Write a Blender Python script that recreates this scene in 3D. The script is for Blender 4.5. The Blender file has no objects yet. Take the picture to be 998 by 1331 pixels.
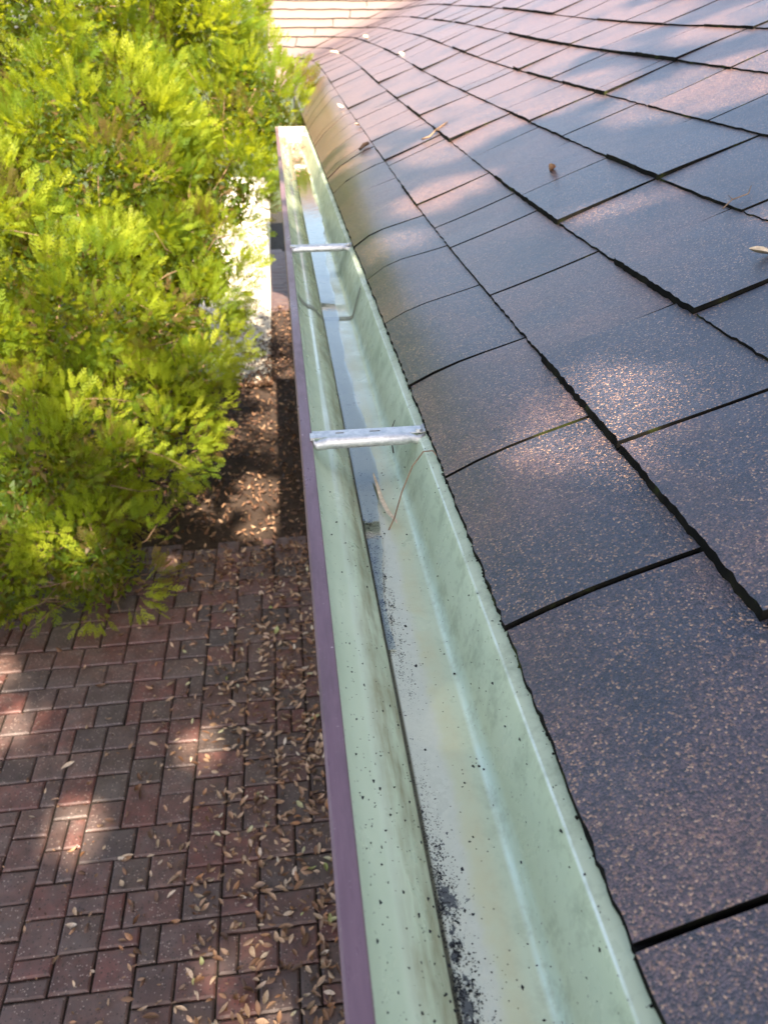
import bpy, math, random
import numpy as np
from mathutils import Matrix, Vector

random.seed(7)
rng = np.random.default_rng(7)
scene = bpy.context.scene
COL = scene.collection

# ---------------------------------------------------------------- camera
cam_data = bpy.data.cameras.new("camera")
cam = bpy.data.objects.new("camera", cam_data)
COL.objects.link(cam)
cam_data.sensor_fit = 'HORIZONTAL'
cam_data.sensor_width = 36.0
cam_data.lens = 36.07
cam_data.clip_start = 0.02
cam_data.clip_end = 2000
CAM = Vector((0, 0, 3.0))
cam.matrix_world = Matrix(((0.99192, 0.06743, -0.10746, 0),
                           (-0.12687, 0.52723, -0.84020, 0),
                           (0.0, 0.84705, 0.53152, 0),
                           (0, 0, 0, 1)))
# columns are camera right, up and back
m = Matrix(((0.99192, 0.06743, 0.10746), (-0.12687, 0.52723, -0.84020), (0, 0.84705, 0.53152)))
right = Vector((0.99192, -0.12687, 0.0)); up = Vector((0.06743, 0.52723, 0.84705))
back = right.cross(up)
cam.matrix_world = Matrix(((right.x, up.x, back.x, CAM.x), (right.y, up.y, back.y, CAM.y),
                           (right.z, up.z, back.z, CAM.z), (0, 0, 0, 1)))
cam_data.dof.use_dof = True
cam_data.dof.focus_distance = 1.0
cam_data.dof.aperture_fstop = 11.0
scene.camera = cam

# ---------------------------------------------------------------- light
SUN = Vector((0.052, -0.62, 0.785)).normalized()
world = bpy.data.worlds.new("World")
scene.world = world
world.use_nodes = True
wn = world.node_tree
bg = wn.nodes["Background"]
sky = wn.nodes.new("ShaderNodeTexSky")
sky.sky_type = 'NISHITA'
sky.sun_disc = False
sky.sun_elevation = math.asin(SUN.z)
sky.sun_rotation = math.atan2(SUN.x, SUN.y)
haze_tint = wn.nodes.new("ShaderNodeMix"); haze_tint.data_type = 'RGBA'; haze_tint.blend_type = 'MULTIPLY'
haze_tint.inputs[0].default_value = 1.0; haze_tint.inputs[7].default_value = (1.10, 1.0, .89, 1)
wn.links.new(sky.outputs[0], haze_tint.inputs[6]); wn.links.new(haze_tint.outputs[2], bg.inputs[0])
sky.dust_density = 2.5
sky.ozone_density = 1.0
bg.inputs[1].default_value = 0.112
sd = bpy.data.lights.new("sun", 'SUN')
sd.energy = 5.0
sd.angle = math.radians(0.55)
sd.color = (1.0, 0.84, 0.64)
so = bpy.data.objects.new("sun", sd)
so.rotation_euler = SUN.to_track_quat('Z', 'Y').to_euler()
so.location = (0, -10, 12)
COL.objects.link(so)
scene.view_settings.view_transform = 'Standard'
scene.view_settings.look = 'None'
scene.view_settings.gamma = 1
scene.view_settings.exposure = 2.02

# ---------------------------------------------------------------- helpers
def tag(o, label=None, cat=None, group=None, kind=None):
    if label: o['label'] = label
    if cat: o['category'] = cat
    if group: o['group'] = group
    if kind: o['kind'] = kind
    return o

def thing(name, label, cat, loc=(0, 0, 0), group=None):
    o = bpy.data.objects.new(name, None)
    o.empty_display_size = .1
    COL.objects.link(o)
    o.location = loc
    return tag(o, label, cat, group)

WLOC = {}
def wloc(o):
    v = Vector((0, 0, 0))
    while o is not None:
        v += o.location
        o = o.parent
    return v

def mesh(name, verts, faces, mats, parent=None, mi=None, smooth=False, origin=None):
    """verts in world space; the object's origin is set at `origin` (world) or at the parent's."""
    verts = np.asarray(verts, dtype=float)
    base = wloc(parent) if parent is not None else Vector((0, 0, 0))
    org = Vector(origin) if origin is not None else base
    me = bpy.data.meshes.new(name)
    me.from_pydata((verts - np.array(org)).tolist(), [], faces)
    if not isinstance(mats, (list, tuple)): mats = [mats]
    for mm in mats: me.materials.append(mm)
    if mi is not None: me.polygons.foreach_set('material_index', mi)
    if smooth: me.polygons.foreach_set('use_smooth', [True] * len(me.polygons))
    me.update()
    o = bpy.data.objects.new(name, me)
    COL.objects.link(o)
    if parent is not None: o.parent = parent
    o.location = org - base
    return o

def bigmesh(name, V, Q, mats, parent=None, smooth=False, tint=None, nv=4, kind=None):
    """numpy mesh: V (n,3) world, Q (m,nv) faces"""
    base = wloc(parent) if parent is not None else Vector((0, 0, 0))
    me = bpy.data.meshes.new(name)
    V = V - np.array(base)
    me.vertices.add(len(V)); me.vertices.foreach_set('co', V.astype(np.float32).ravel())
    me.loops.add(Q.size); me.loops.foreach_set('vertex_index', Q.astype(np.int32).ravel())
    me.polygons.add(len(Q))
    me.polygons.foreach_set('loop_start', np.arange(0, Q.size, nv, dtype=np.int32))
    me.polygons.foreach_set('loop_total', np.full(len(Q), nv, dtype=np.int32))
    if smooth: me.polygons.foreach_set('use_smooth', np.ones(len(Q), dtype=bool))
    if tint is not None:
        a = me.attributes.new('tint', 'FLOAT', 'POINT')
        a.data.foreach_set('value', tint.astype(np.float32))
    me.materials.append(mats)
    me.update(calc_edges=True)
    o = bpy.data.objects.new(name, me)
    COL.objects.link(o)
    if parent is not None: o.parent = parent
    if kind: o['kind'] = kind
    return o

class MB:
    def __init__(s): s.v = []; s.f = []; s.m = []
    def add(s, v, f, mi=0):
        n = len(s.v); s.v += [tuple(p) for p in v]
        s.f += [tuple(i + n for i in q) for q in f]; s.m += [mi] * len(f)
    def box(s, x0, x1, y0, y1, z0, z1, mi=0):
        s.add([(x0,y0,z0),(x1,y0,z0),(x1,y1,z0),(x0,y1,z0),(x0,y0,z1),(x1,y0,z1),(x1,y1,z1),(x0,y1,z1)],
              [(0,3,2,1),(4,5,6,7),(0,1,5,4),(1,2,6,5),(2,3,7,6),(3,0,4,7)], mi)
    def tube(s, pts, rad, n=6, mi=0):
        pts = [Vector(p) for p in pts]
        rings = []
        for i, p in enumerate(pts):
            t = (pts[min(i+1, len(pts)-1)] - pts[max(i-1, 0)]).normalized()
            a = t.orthogonal().normalized() if i == 0 else (rings[-1][1] - t * rings[-1][1].dot(t)).normalized()
            b = t.cross(a)
            rings.append(([p + (a*math.cos(2*math.pi*k/n) + b*math.sin(2*math.pi*k/n)) * rad[i] for k in range(n)], a))
        V = [q for r in rings for q in r[0]]
        F = []
        for i in range(len(pts)-1):
            for k in range(n):
                F.append((i*n+k, i*n+(k+1)%n, (i+1)*n+(k+1)%n, (i+1)*n+k))
        F.append(tuple(range(n-1, -1, -1))); F.append(tuple((len(pts)-1)*n + k for k in range(n)))
        s.add(V, F, mi)
    def extrude(s, prof, y0, y1, mi=0, closed=False, seg=1, wob=0.0, caps=False):
        """profile of (x,z) pairs drawn along y"""
        n = len(prof); V = []
        for j in range(seg+1):
            y = y0 + (y1-y0)*j/seg
            for (x, z) in prof: V.append((x, y, z))
        F = []
        for j in range(seg):
            for k in range(n if closed else n-1):
                a = j*n+k; b = j*n+(k+1) % n
                F.append((a, b, b+n, a+n))
        if caps:
            F.append(tuple(range(n-1, -1, -1))); F.append(tuple(seg*n+k for k in range(n)))
        s.add(V, F, mi)
    def build(s, name, mats, parent=None, smooth=False, **k):
        return mesh(name, s.v, s.f, mats, parent, s.m, smooth, **k)

# ---------------------------------------------------------------- materials
def mat(name):
    mm = bpy.data.materials.new(name); mm.use_nodes = True
    nt = mm.node_tree
    return mm, nt, nt.nodes["Principled BSDF"]
def N(nt, t, **kw):
    n = nt.nodes.new(t)
    for k, v in kw.items(): setattr(n, k, v)
    return n
def noise(nt, vec, scale, detail=3, rough=.5, dist=0):
    n = N(nt, "ShaderNodeTexNoise"); n.inputs['Scale'].default_value = scale
    n.inputs['Detail'].default_value = detail; n.inputs['Roughness'].default_value = rough
    n.inputs['Distortion'].default_value = dist
    nt.links.new(vec, n.inputs['Vector']); return n.outputs['Fac']
def ramp(nt, fac, stops, interp='LINEAR'):
    r = N(nt, "ShaderNodeValToRGB"); r.color_ramp.interpolation = interp
    el = r.color_ramp.elements
    while len(el) < len(stops): el.new(0.5)
    for e, (p, c) in zip(el, stops):
        e.position = p; e.color = (*c, 1) if len(c) == 3 else c
    nt.links.new(fac, r.inputs['Fac']); return r.outputs['Color']
def mix(nt, fac, a, b, mode='MIX'):
    n = N(nt, "ShaderNodeMix", data_type='RGBA', blend_type=mode)
    for s, v in ((n.inputs[0], fac), (n.inputs[6], a), (n.inputs[7], b)):
        if hasattr(v, 'links'): nt.links.new(v, s)
        elif isinstance(v, (int, float)): s.default_value = v
        else: s.default_value = (*v, 1)
    return n.outputs[2]
def mth(nt, op, a, b=0.0, c=None, clamp=False):
    n = N(nt, "ShaderNodeMath", operation=op); n.use_clamp = clamp
    for i, v in enumerate([a, b] + ([c] if c is not None else [])):
        if hasattr(v, 'links'): nt.links.new(v, n.inputs[i])
        else: n.inputs[i].default_value = v
    return n.outputs[0]
def mapr(nt, v, a, b, c=0.0, d=1.0):
    n = N(nt, "ShaderNodeMapRange"); nt.links.new(v, n.inputs[0])
    for i, q in zip((1, 2, 3, 4), (a, b, c, d)): n.inputs[i].default_value = q
    return n.outputs[0]
def bump(nt, h, strength, dist, bsdf, prev=None):
    b = N(nt, "ShaderNodeBump"); b.inputs['Strength'].default_value = strength
    b.inputs['Distance'].default_value = dist
    nt.links.new(h, b.inputs['Height'])
    if prev is not None: nt.links.new(prev, b.inputs['Normal'])
    nt.links.new(b.outputs[0], bsdf.inputs['Normal']); return b.outputs[0]
def pos(nt):
    return N(nt, "ShaderNodeNewGeometry").outputs['Position']
def rnd(nt):
    return N(nt, "ShaderNodeObjectInfo").outputs['Random']
def vscale(nt, v, s):
    n = N(nt, "ShaderNodeMapping"); n.inputs['Scale'].default_value = s
    nt.links.new(v, n.inputs['Vector']); return n.outputs[0]
def simple(name, col, rough=.6, spec=.5, metal=0, nscale=None, namt=.25, bumpd=0):
    mm, nt, b = mat(name)
    b.inputs['Roughness'].default_value = rough
    b.inputs['Specular IOR Level'].default_value = spec
    b.inputs['Metallic'].default_value = metal
    if nscale:
        f = noise(nt, pos(nt), nscale, 5, .6)
        c = mix(nt, mapr(nt, f, .3, .7), tuple(x*(1-namt) for x in col), tuple(min(1, x*(1+namt)) for x in col))
        nt.links.new(c, b.inputs['Base Color'])
        if bumpd: bump(nt, f, .6, bumpd, b)
    else: b.inputs['Base Color'].default_value = (*col, 1)
    return mm

def shingle_material(name):
    mm, nt, b = mat(name)
    P = pos(nt)
    vor = N(nt, "ShaderNodeTexVoronoi"); vor.inputs['Scale'].default_value = 540
    nt.links.new(P, vor.inputs['Vector'])
    sep = N(nt, "ShaderNodeSeparateColor"); nt.links.new(vor.outputs['Color'], sep.inputs[0])
    gran = ramp(nt, sep.outputs[0], [(0, (.006, .006, .009)), (.30, (.017, .017, .027)), (.62, (.042, .040, .062)),
                                     (.82, (.075, .058, .064)), (.93, (.24, .125, .07)), (1.0, (.58, .34, .19))])
    warm = ramp(nt, sep.outputs[0], [(0, (.03, .016, .012)), (.4, (.13, .066, .054)), (.75, (.27, .13, .095)),
                                     (.92, (.32, .16, .09)), (1.0, (.46, .31, .21))])
    blend = noise(nt, P, 5.5, 3, .55, .4)
    fb = mth(nt, 'ADD', mth(nt, 'MULTIPLY', rnd(nt), .34), blend)
    # sunlit warmth of the far roof painted in as more rust granules
    sx = N(nt, "ShaderNodeSeparateXYZ"); nt.links.new(P, sx.inputs[0])
    fb = mth(nt, 'ADD', fb, mapr(nt, sx.outputs[1], 1.6, 4.4, 0.0, .75))
    c = mix(nt, mapr(nt, fb, .64, 1.0, 0, .8), gran, warm)
    # worn / dusty patches
    w = noise(nt, P, 19, 5, .65)
    c = mix(nt, mapr(nt, w, .52, .75, 0, .30), c, (.09, .08, .09))
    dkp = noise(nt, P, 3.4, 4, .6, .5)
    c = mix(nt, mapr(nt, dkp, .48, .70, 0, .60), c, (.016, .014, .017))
    # larger pale chips
    v2 = N(nt, "ShaderNodeTexVoronoi"); v2.inputs['Scale'].default_value = 250
    nt.links.new(P, v2.inputs['Vector'])
    s2 = N(nt, "ShaderNodeSeparateColor"); nt.links.new(v2.outputs['Color'], s2.inputs[0])
    chip = mth(nt, 'MULTIPLY', mth(nt, 'GREATER_THAN', s2.outputs[1], .91), mth(nt, 'LESS_THAN', v2.outputs['Distance'], .30))
    c = mix(nt, mth(nt, 'MULTIPLY', chip, .6), c, (.44, .25, .14))
    c = mix(nt, mapr(nt, mth(nt, 'SUBTRACT', sx.outputs[1], mth(nt, 'MULTIPLY', sx.outputs[0], .9)), 8.1, 8.7, 0, .5), c, (.50, .38, .29))   # sun glare on the far wing painted into its colour
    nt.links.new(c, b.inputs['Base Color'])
    b.inputs['Roughness'].default_value = .44
    b.inputs['Specular IOR Level'].default_value = .8
    b.inputs['Specular Tint'].default_value = (.78, .84, 1.0, 1)
    b.inputs['Coat Weight'].default_value = .8
    b.inputs['Coat Roughness'].default_value = .33
    b.inputs['Coat Tint'].default_value = (.94, .96, 1.0, 1)
    h = mth(nt, 'SUBTRACT', 1.0, vor.outputs['Distance'])
    n1 = bump(nt, h, .9, .0018, b)
    n2 = bump(nt, noise(nt, P, 120, 4, .6), .4, .002, b, n1)
    bump(nt, noise(nt, P, 14, 3, .5), .55, .014, b, n2)
    return mm

M = {}
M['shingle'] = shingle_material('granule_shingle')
def edge_mat():
    mm, nt, b = mat('shingle_cut_edge')
    f = noise(nt, pos(nt), 22, 4, .6)
    c = ramp(nt, f, [(.40, (.006, .006, .006)), (.58, (.014, .013, .010)), (.68, (.035, .042, .012)), (.8, (.05, .06, .02))])
    nt.links.new(c, b.inputs['Base Color'])
    b.inputs['Roughness'].default_value = .95; b.inputs['Specular IOR Level'].default_value = .1
    return mm
M['edge'] = edge_mat()
M['deck'] = simple('roofing_felt', (.012, .012, .013), .95, .1)
M['fascia'] = simple('painted_fascia', (.16, .10, .09), .5, .4, nscale=20, namt=.15)

def paver_material():
    mm, nt, b = mat('clay_paver')
    P = pos(nt); r = rnd(nt)
    base = ramp(nt, r, [(0, (.068, .050, .048)), (.2, (.140, .074, .064)), (.42, (.170, .070, .060)),
                        (.62, (.155, .054, .046)), (.78, (.092, .064, .054)), (.9, (.165, .088, .074)), (1, (.070, .058, .058))])
    f = noise(nt, P, 16, 6, .65)
    c = mix(nt, mapr(nt, f, .32, .68, .1, .75), base, (.045, .032, .030))
    f2 = noise(nt, P, 7, 4, .6)
    c = mix(nt, mapr(nt, f2, .45, .75, 0, .65), c, (.125, .10, .095))
    v = N(nt, "ShaderNodeTexVoronoi"); v.inputs['Scale'].default_value = 120; nt.links.new(P, v.inputs['Vector'])
    s = N(nt, "ShaderNodeSeparateColor"); nt.links.new(v.outputs['Color'], s.inputs[0])
    fl = mth(nt, 'MULTIPLY', mth(nt, 'GREATER_THAN', s.outputs[0], .86), mth(nt, 'LESS_THAN', v.outputs['Distance'], .33))
    c = mix(nt, mth(nt, 'MULTIPLY', fl, .7), c, (.42, .34, .30))
    dk = mth(nt, 'MULTIPLY', mth(nt, 'LESS_THAN', s.outputs[0], .12), mth(nt, 'LESS_THAN', v.outputs['Distance'], .45))
    c = mix(nt, mth(nt, 'MULTIPLY', dk, .7), c, (.02, .018, .017))
    nt.links.new(c, b.inputs['Base Color'])
    b.inputs['Roughness'].default_value = .5; b.inputs['Specular IOR Level'].default_value = .5
    n1 = bump(nt, noise(nt, P, 160, 5, .7), .5, .003, b)
    bump(nt, f, .5, .006, b, n1)
    return mm
M['paver'] = paver_material()
def soil_mat(name, a, bcol, sc=14):
    mm, nt, b = mat(name); P = pos(nt)
    f = noise(nt, P, sc, 8, .7)
    c = ramp(nt, f, [(.3, a), (.7, bcol)])
    nt.links.new(c, b.inputs['Base Color']); b.inputs['Roughness'].default_value = .95
    bump(nt, noise(nt, P, 60, 6, .7), .9, .02, b)
    return mm
M['joint'] = soil_mat('joint_sand', (.012, .010, .009), (.032, .028, .018), 30)
M['soil'] = soil_mat('soil', (.020, .012, .009), (.07, .042, .028))
M['lawn'] = soil_mat('lawn', (.03, .05, .015), (.07, .09, .03))

def leaf_mat(name, stops, rough=.6):
    mm, nt, b = mat(name)
    a = N(nt, "ShaderNodeAttribute", attribute_name='tint')
    r = rnd(nt)
    return mm, nt, b, a.outputs['Fac'], r
def dry_leaf(name, use_obj):
    mm, nt, b, a, r = leaf_mat(name, None)
    f = r if use_obj else a
    c = ramp(nt, f, [(0, (.06, .028, .015)), (.2, (.18, .085, .04)), (.36, (.42, .28, .18)), (.5, (.10, .05, .03)), (.6, (.24, .13, .07)),
                     (.7, (.52, .40, .28)), (.85, (.34, .15, .06)), (.97, (.58, .50, .40)), (1, (.30, .34, .10))])
    c = mix(nt, mapr(nt, noise(nt, pos(nt), 150, 3, .5), .4, .7, 0, .4), c, (.10, .055, .03))
    nt.links.new(c, b.inputs['Base Color'])
    b.inputs['Roughness'].default_value = .5
    return mm
M['leaf'] = dry_leaf('dry_leaf', True)
M['litter'] = dry_leaf('dry_leaf_litter', False)
def dark_litter():
    mm, nt, b, a, r = leaf_mat('mulch', None)
    c = ramp(nt, a, [(0, (.035, .016, .010)), (.3, (.09, .042, .024)), (.6, (.16, .08, .045)), (.85, (.26, .15, .085)), (1, (.38, .26, .17))])
    nt.links.new(c, b.inputs['Base Color']); b.inputs['Roughness'].default_value = .6
    return mm
M['mulch'] = dark_litter()

def foliage(name, stops, trans, tfac=.45):
    mm, nt, b = mat(name)
    a = N(nt, "ShaderNodeAttribute", attribute_name='tint').outputs['Fac']
    c = ramp(nt, a, stops)
    c = mix(nt, mapr(nt, noise(nt, pos(nt), 3.0, 3, .5), .4, .7, 0, .35), c, (.04, .09, .014))
    nt.links.new(c, b.inputs['Base Color'])
    b.inputs['Roughness'].default_value = .55
    b.inputs['Specular IOR Level'].default_value = .35
    t = N(nt, "ShaderNodeBsdfTranslucent")
    tc = mix(nt, .85, c, trans, 'MIX')
    nt.links.new(tc, t.inputs['Color'])
    ms = N(nt, "ShaderNodeMixShader"); ms.inputs[0].default_value = tfac
    nt.links.new(b.outputs[0], ms.inputs[1]); nt.links.new(t.outputs[0], ms.inputs[2])
    nt.links.new(ms.outputs[0], nt.nodes['Material Output'].inputs[0])
    return mm
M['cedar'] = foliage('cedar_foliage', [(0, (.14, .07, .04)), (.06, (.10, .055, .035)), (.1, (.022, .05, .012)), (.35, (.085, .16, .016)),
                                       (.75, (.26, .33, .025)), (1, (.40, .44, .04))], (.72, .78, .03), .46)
M['oak'] = foliage('oak_foliage', [(0, (.03, .05, .012)), (1, (.08, .11, .02))], (.14, .2, .02), .3)
M['bark'] = simple('bark', (.09, .055, .04), .9, .2, nscale=18, namt=.5, bumpd=.02)
M['twig'] = simple('dry_twig', (.26, .17, .11), .8, .3, nscale=60, namt=.4)
M['dark_twig'] = simple('dark_twig', (.05, .03, .02), .8, .3, nscale=60, namt=.4)

def gutter_inside():
    mm, nt, b = mat('gutter_interior_enamel')
    P = pos(nt)
    sp = N(nt, "ShaderNodeSeparateXYZ"); nt.links.new(P, sp.inputs[0])
    X, Y = sp.outputs[0], sp.outputs[1]
    Ps = vscale(nt, P, (1, .16, 1))          # streaks run along the gutter
    n_fine = noise(nt, P, 130, 6, .7); n_mid = noise(nt, P, 22, 5, .6, .3); n_str = noise(nt, Ps, 70, 4, .6)
    n_lo = noise(nt, P, 6, 3, .5)
    Xn = mth(nt, 'ADD', X, mth(nt, 'MULTIPLY', mth(nt, 'SUBTRACT', n_mid, .5), .016))
    Xn = mth(nt, 'ADD', Xn, mth(nt, 'MULTIPLY', mth(nt, 'SUBTRACT', n_lo, .5), .018))
    green = mix(nt, mapr(nt, n_lo, .3, .7), (.44, .52, .37), (.53, .60, .44))
    # limescale band on the floor
    lime = mth(nt, 'MULTIPLY', mapr(nt, X, .0895, .0905), mapr(nt, Xn, .122, .132, 1, 0))
    c = mix(nt, mth(nt, 'MULTIPLY', lime, .7), green, mix(nt, n_fine, (.42, .43, .38), (.62, .62, .56)))
    tan = mth(nt, 'MULTIPLY', mapr(nt, Xn, .119, .130), mapr(nt, Xn, .140, .150, 1, 0))
    tanv = mth(nt, 'MULTIPLY', tan, mapr(nt, n_mid, .35, .6, .25, .85))
    c = mix(nt, tanv, c, (.50, .50, .33))
    # pale streak at the foot of the back wall and along its fold
    st = mth(nt, 'MULTIPLY', mapr(nt, X, .154, .158), mapr(nt, X, .162, .167, 1, 0))
    c = mix(nt, mth(nt, 'MULTIPLY', st, mapr(nt, n_str, .3, .6, .3, .9)), c, (.62, .78, .70))
    st2 = mth(nt, 'MULTIPLY', mapr(nt, X, .1845, .1855), mapr(nt, X, .1868, .1875, 1, 0))
    c = mix(nt, mth(nt, 'MULTIPLY', st2, mapr(nt, n_str, .3, .6, .1, .9)), c, (.72, .84, .78))
    # brown silt: front fold, both sides of the groove
    silt = mth(nt, 'MULTIPLY', mapr(nt, X, .050, .066), mapr(nt, X, .082, .0895, 1, .75))
    silt = mth(nt, 'MULTIPLY', silt, mapr(nt, X, .0895, .092, 1, 0))
    silt = mth(nt, 'MULTIPLY', silt, mapr(nt, mth(nt, 'MULTIPLY', n_str, mth(nt, 'ADD', n_mid, .5)), .35, .68, 0, .75))
    c = mix(nt, silt, c, (.22, .19, .10))
    gr = mth(nt, 'MULTIPLY', mapr(nt, X, .0872, .0885), mapr(nt, X, .0905, .093, 1, 0))
    c = mix(nt, mth(nt, 'MULTIPLY', gr, .9), c, (.05, .042, .022))
    # cloudy grime on the floor and the back wall
    g2 = mth(nt, 'MULTIPLY', mapr(nt, X, .13, .165), mapr(nt, mth(nt, 'ADD', mth(nt, 'MULTIPLY', n_mid, .6), mth(nt, 'MULTIPLY', n_fine, .4)), .49, .63, 0, .42))
    c = mix(nt, g2, c, (.17, .20, .13))
    g3 = mth(nt, 'MULTIPLY', mapr(nt, Y, 1.0, 2.4), mapr(nt, n_mid, .3, .6, .2, .6))
    c = mix(nt, g3, c, (.22, .26, .14))
    # black dust near the groove, thick close to the camera
    dust = mth(nt, 'MULTIPLY', mapr(nt, X, .090, .093), mapr(nt, X, .098, .122, 1, 0))
    dust = mth(nt, 'MULTIPLY', dust, mapr(nt, Y, .22, .95, 1, .15))
    dn = mth(nt, 'ADD', mth(nt, 'MULTIPLY', n_fine, .55), mth(nt, 'MULTIPLY', n_mid, .45))
    thr = mth(nt, 'SUBTRACT', .66, mth(nt, 'MULTIPLY', dust, .17))
    d = mapr(nt, mth(nt, 'SUBTRACT', dn, thr), 0, .02, 0, .9)
    d = mth(nt, 'MULTIPLY', d, mth(nt, 'GREATER_THAN', dust, .02))
    c = mix(nt, d, c, (.03, .035, .045))
    # pin-prick specks everywhere
    v = N(nt, "ShaderNodeTexVoronoi"); v.inputs['Scale'].default_value = 260; nt.links.new(P, v.inputs['Vector'])
    s = N(nt, "ShaderNodeSeparateColor"); nt.links.new(v.outputs['Color'], s.inputs[0])
    sp2 = mth(nt, 'MULTIPLY', mth(nt, 'GREATER_THAN', s.outputs[0], .93), mth(nt, 'LESS_THAN', v.outputs['Distance'], .22))
    c = mix(nt, mth(nt, 'MULTIPLY', sp2, .8), c, (.08, .08, .06))
    nt.links.new(c, b.inputs['Base Color'])
    rr = mapr(nt, n_mid, .3, .7, .22, .5)
    nt.links.new(rr, b.inputs['Roughness'])
    b.inputs['Specular IOR Level'].default_value = .5
    bump(nt, n_fine, .25, .0012, b)
    wet = mth(nt, 'MULTIPLY', mapr(nt, Y, .95, 1.25), mapr(nt, Xn, .148, .16, 1, 0))
    wet = mth(nt, 'MULTIPLY', wet, mapr(nt, n_lo, .35, .55, .3, 1))
    nt.links.new(wet, b.inputs['Coat Weight']); b.inputs['Coat Roughness'].default_value = .06
    return mm
M['gut'] = gutter_inside()
def rim_mat():
    mm, nt, b = mat('mauve_brown_enamel')
    P = pos(nt)
    f = noise(nt, vscale(nt, P, (1, .12, 1)), 180, 4, .6)
    c = mix(nt, mapr(nt, f, .35, .65), (.150, .088, .112), (.180, .108, .134))
    v = N(nt, "ShaderNodeTexVoronoi"); v.inputs['Scale'].default_value = 90; nt.links.new(P, v.inputs['Vector'])
    s = N(nt, "ShaderNodeSeparateColor"); nt.links.new(v.outputs['Color'], s.inputs[0])
    sp2 = mth(nt, 'MULTIPLY', mth(nt, 'GREATER_THAN', s.outputs[0], .9), mth(nt, 'LESS_THAN', v.outputs['Distance'], .12))
    c = mix(nt, mth(nt, 'MULTIPLY', sp2, .6), c, (.5, .42, .42))
    gr = noise(nt, vscale(nt, P, (1, .35, 1)), 30, 5, .7)
    c = mix(nt, mapr(nt, gr, .50, .72, 0, .45), c, (.085, .060, .070))
    c = mix(nt, mapr(nt, noise(nt, P, 260, 3, .6), .66, .72, 0, .5), c, (.34, .27, .27))
    nt.links.new(c, b.inputs['Base Color'])
    nt.links.new(mapr(nt, gr, .3, .7, .24, .48), b.inputs['Roughness'])
    bump(nt, f, .08, .001, b)
    return mm
M['rim'] = rim_mat()
def alu():
    mm, nt, b = mat('mill_aluminium')
    P = pos(nt); f = noise(nt, P, 90, 5, .65)
    nt.links.new(mix(nt, mapr(nt, f, .35, .65), (.52, .53, .54), (.78, .78, .78)), b.inputs['Base Color'])
    nt.links.new(mapr(nt, f, .3, .7, .38, .6), b.inputs['Roughness'])
    b.inputs['Metallic'].default_value = .75
    bump(nt, f, .2, .001, b)
    return mm
M['alu'] = alu()
M['seal'] = simple('sealant', (.20, .21, .15), .5, .4, nscale=80, namt=.3)
M['grit'] = simple('black_grit', (.016, .017, .02), .85, .3)
def water_mat():
    mm, nt, b = mat('rain_water')
    nt.nodes.remove(b)
    gl = N(nt, "ShaderNodeBsdfGlossy"); gl.inputs['Roughness'].default_value = .03
    tr = N(nt, "ShaderNodeBsdfTransparent"); tr.inputs['Color'].default_value = (.90, .92, .85, 1)
    fr = N(nt, "ShaderNodeFresnel"); fr.inputs['IOR'].default_value = 1.85
    bp = N(nt, "ShaderNodeBump"); bp.inputs['Strength'].default_value = .18; bp.inputs['Distance'].default_value = .002
    nt.links.new(noise(nt, pos(nt), 45, 3, .5), bp.inputs['Height'])
    nt.links.new(bp.outputs[0], gl.inputs['Normal']); nt.links.new(bp.outputs[0], fr.inputs['Normal'])
    ms = N(nt, "ShaderNodeMixShader")
    nt.links.new(mth(nt, 'MULTIPLY', fr.outputs[0], 1.7, clamp=True), ms.inputs[0]); nt.links.new(tr.outputs[0], ms.inputs[1]); nt.links.new(gl.outputs[0], ms.inputs[2])
    nt.links.new(ms.outputs[0], nt.nodes['Material Output'].inputs[0])
    return mm
M['water'] = water_mat()
M['concrete'] = simple('pale_concrete', (.55, .50, .42), .85, .3, nscale=6, namt=.2)
M['wall'] = simple('painted_siding', (.45, .40, .34), .7, .3, nscale=9, namt=.1)

# ---------------------------------------------------------------- roof surface
XE, ZE, YV, SL, KB = .202, 2.490, 8.6, .4167, .55
def sstep(t):
    t = np.clip(t, 0, 1); return t*t*(3-2*t)
def wd_to_xyz(w, d, off=0.0):
    """w: height coordinate (level lines are the courses); d: position along the level line"""
    w = np.asarray(w, float); d = np.asarray(d, float)
    h = np.maximum(KB - np.abs(d), 0) / KB
    b = h*h*KB*.25
    s = np.where(d >= 0, w-b, w-b+d); t = np.where(d >= 0, w-b-d, w-b)
    x = XE + s; y = YV + t
    lift = .195*sstep((y-1.3)/7.0) * np.clip(w/.15, 0, 1)
    bl = (.004 + .011*sstep((y-1.0)/1.0)*(1 + .25*np.sin(y*7.3)))
    q = np.clip(w/.06, 0, 1); shape = np.where(w < .06, np.sin(q*math.pi/2), np.clip(1-(w-.06)/.126, 0, 1))
    shape = np.where(w < 0, 0, shape)
    und = .0035*np.sin(y*2.1+w*3)+.002*np.sin(w*11+y*.9)
    z = ZE + SL*w + lift + bl*shape + und*np.clip(w/.1, 0, 1)
    # offset along the approximate normal
    return np.stack([x - .385*off*(d > 0), y - .385*off*(d <= 0), z + .923*off], -1)

EXPO = .2
WK = [-.004] + [.186 + EXPO*k for k in range(16)]
W_TOP = WK[-1]
house = thing('house', 'brown house with slate and rust coloured shingle roof beside the green gutter', 'house', (1.5, 4, 0))

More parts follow.
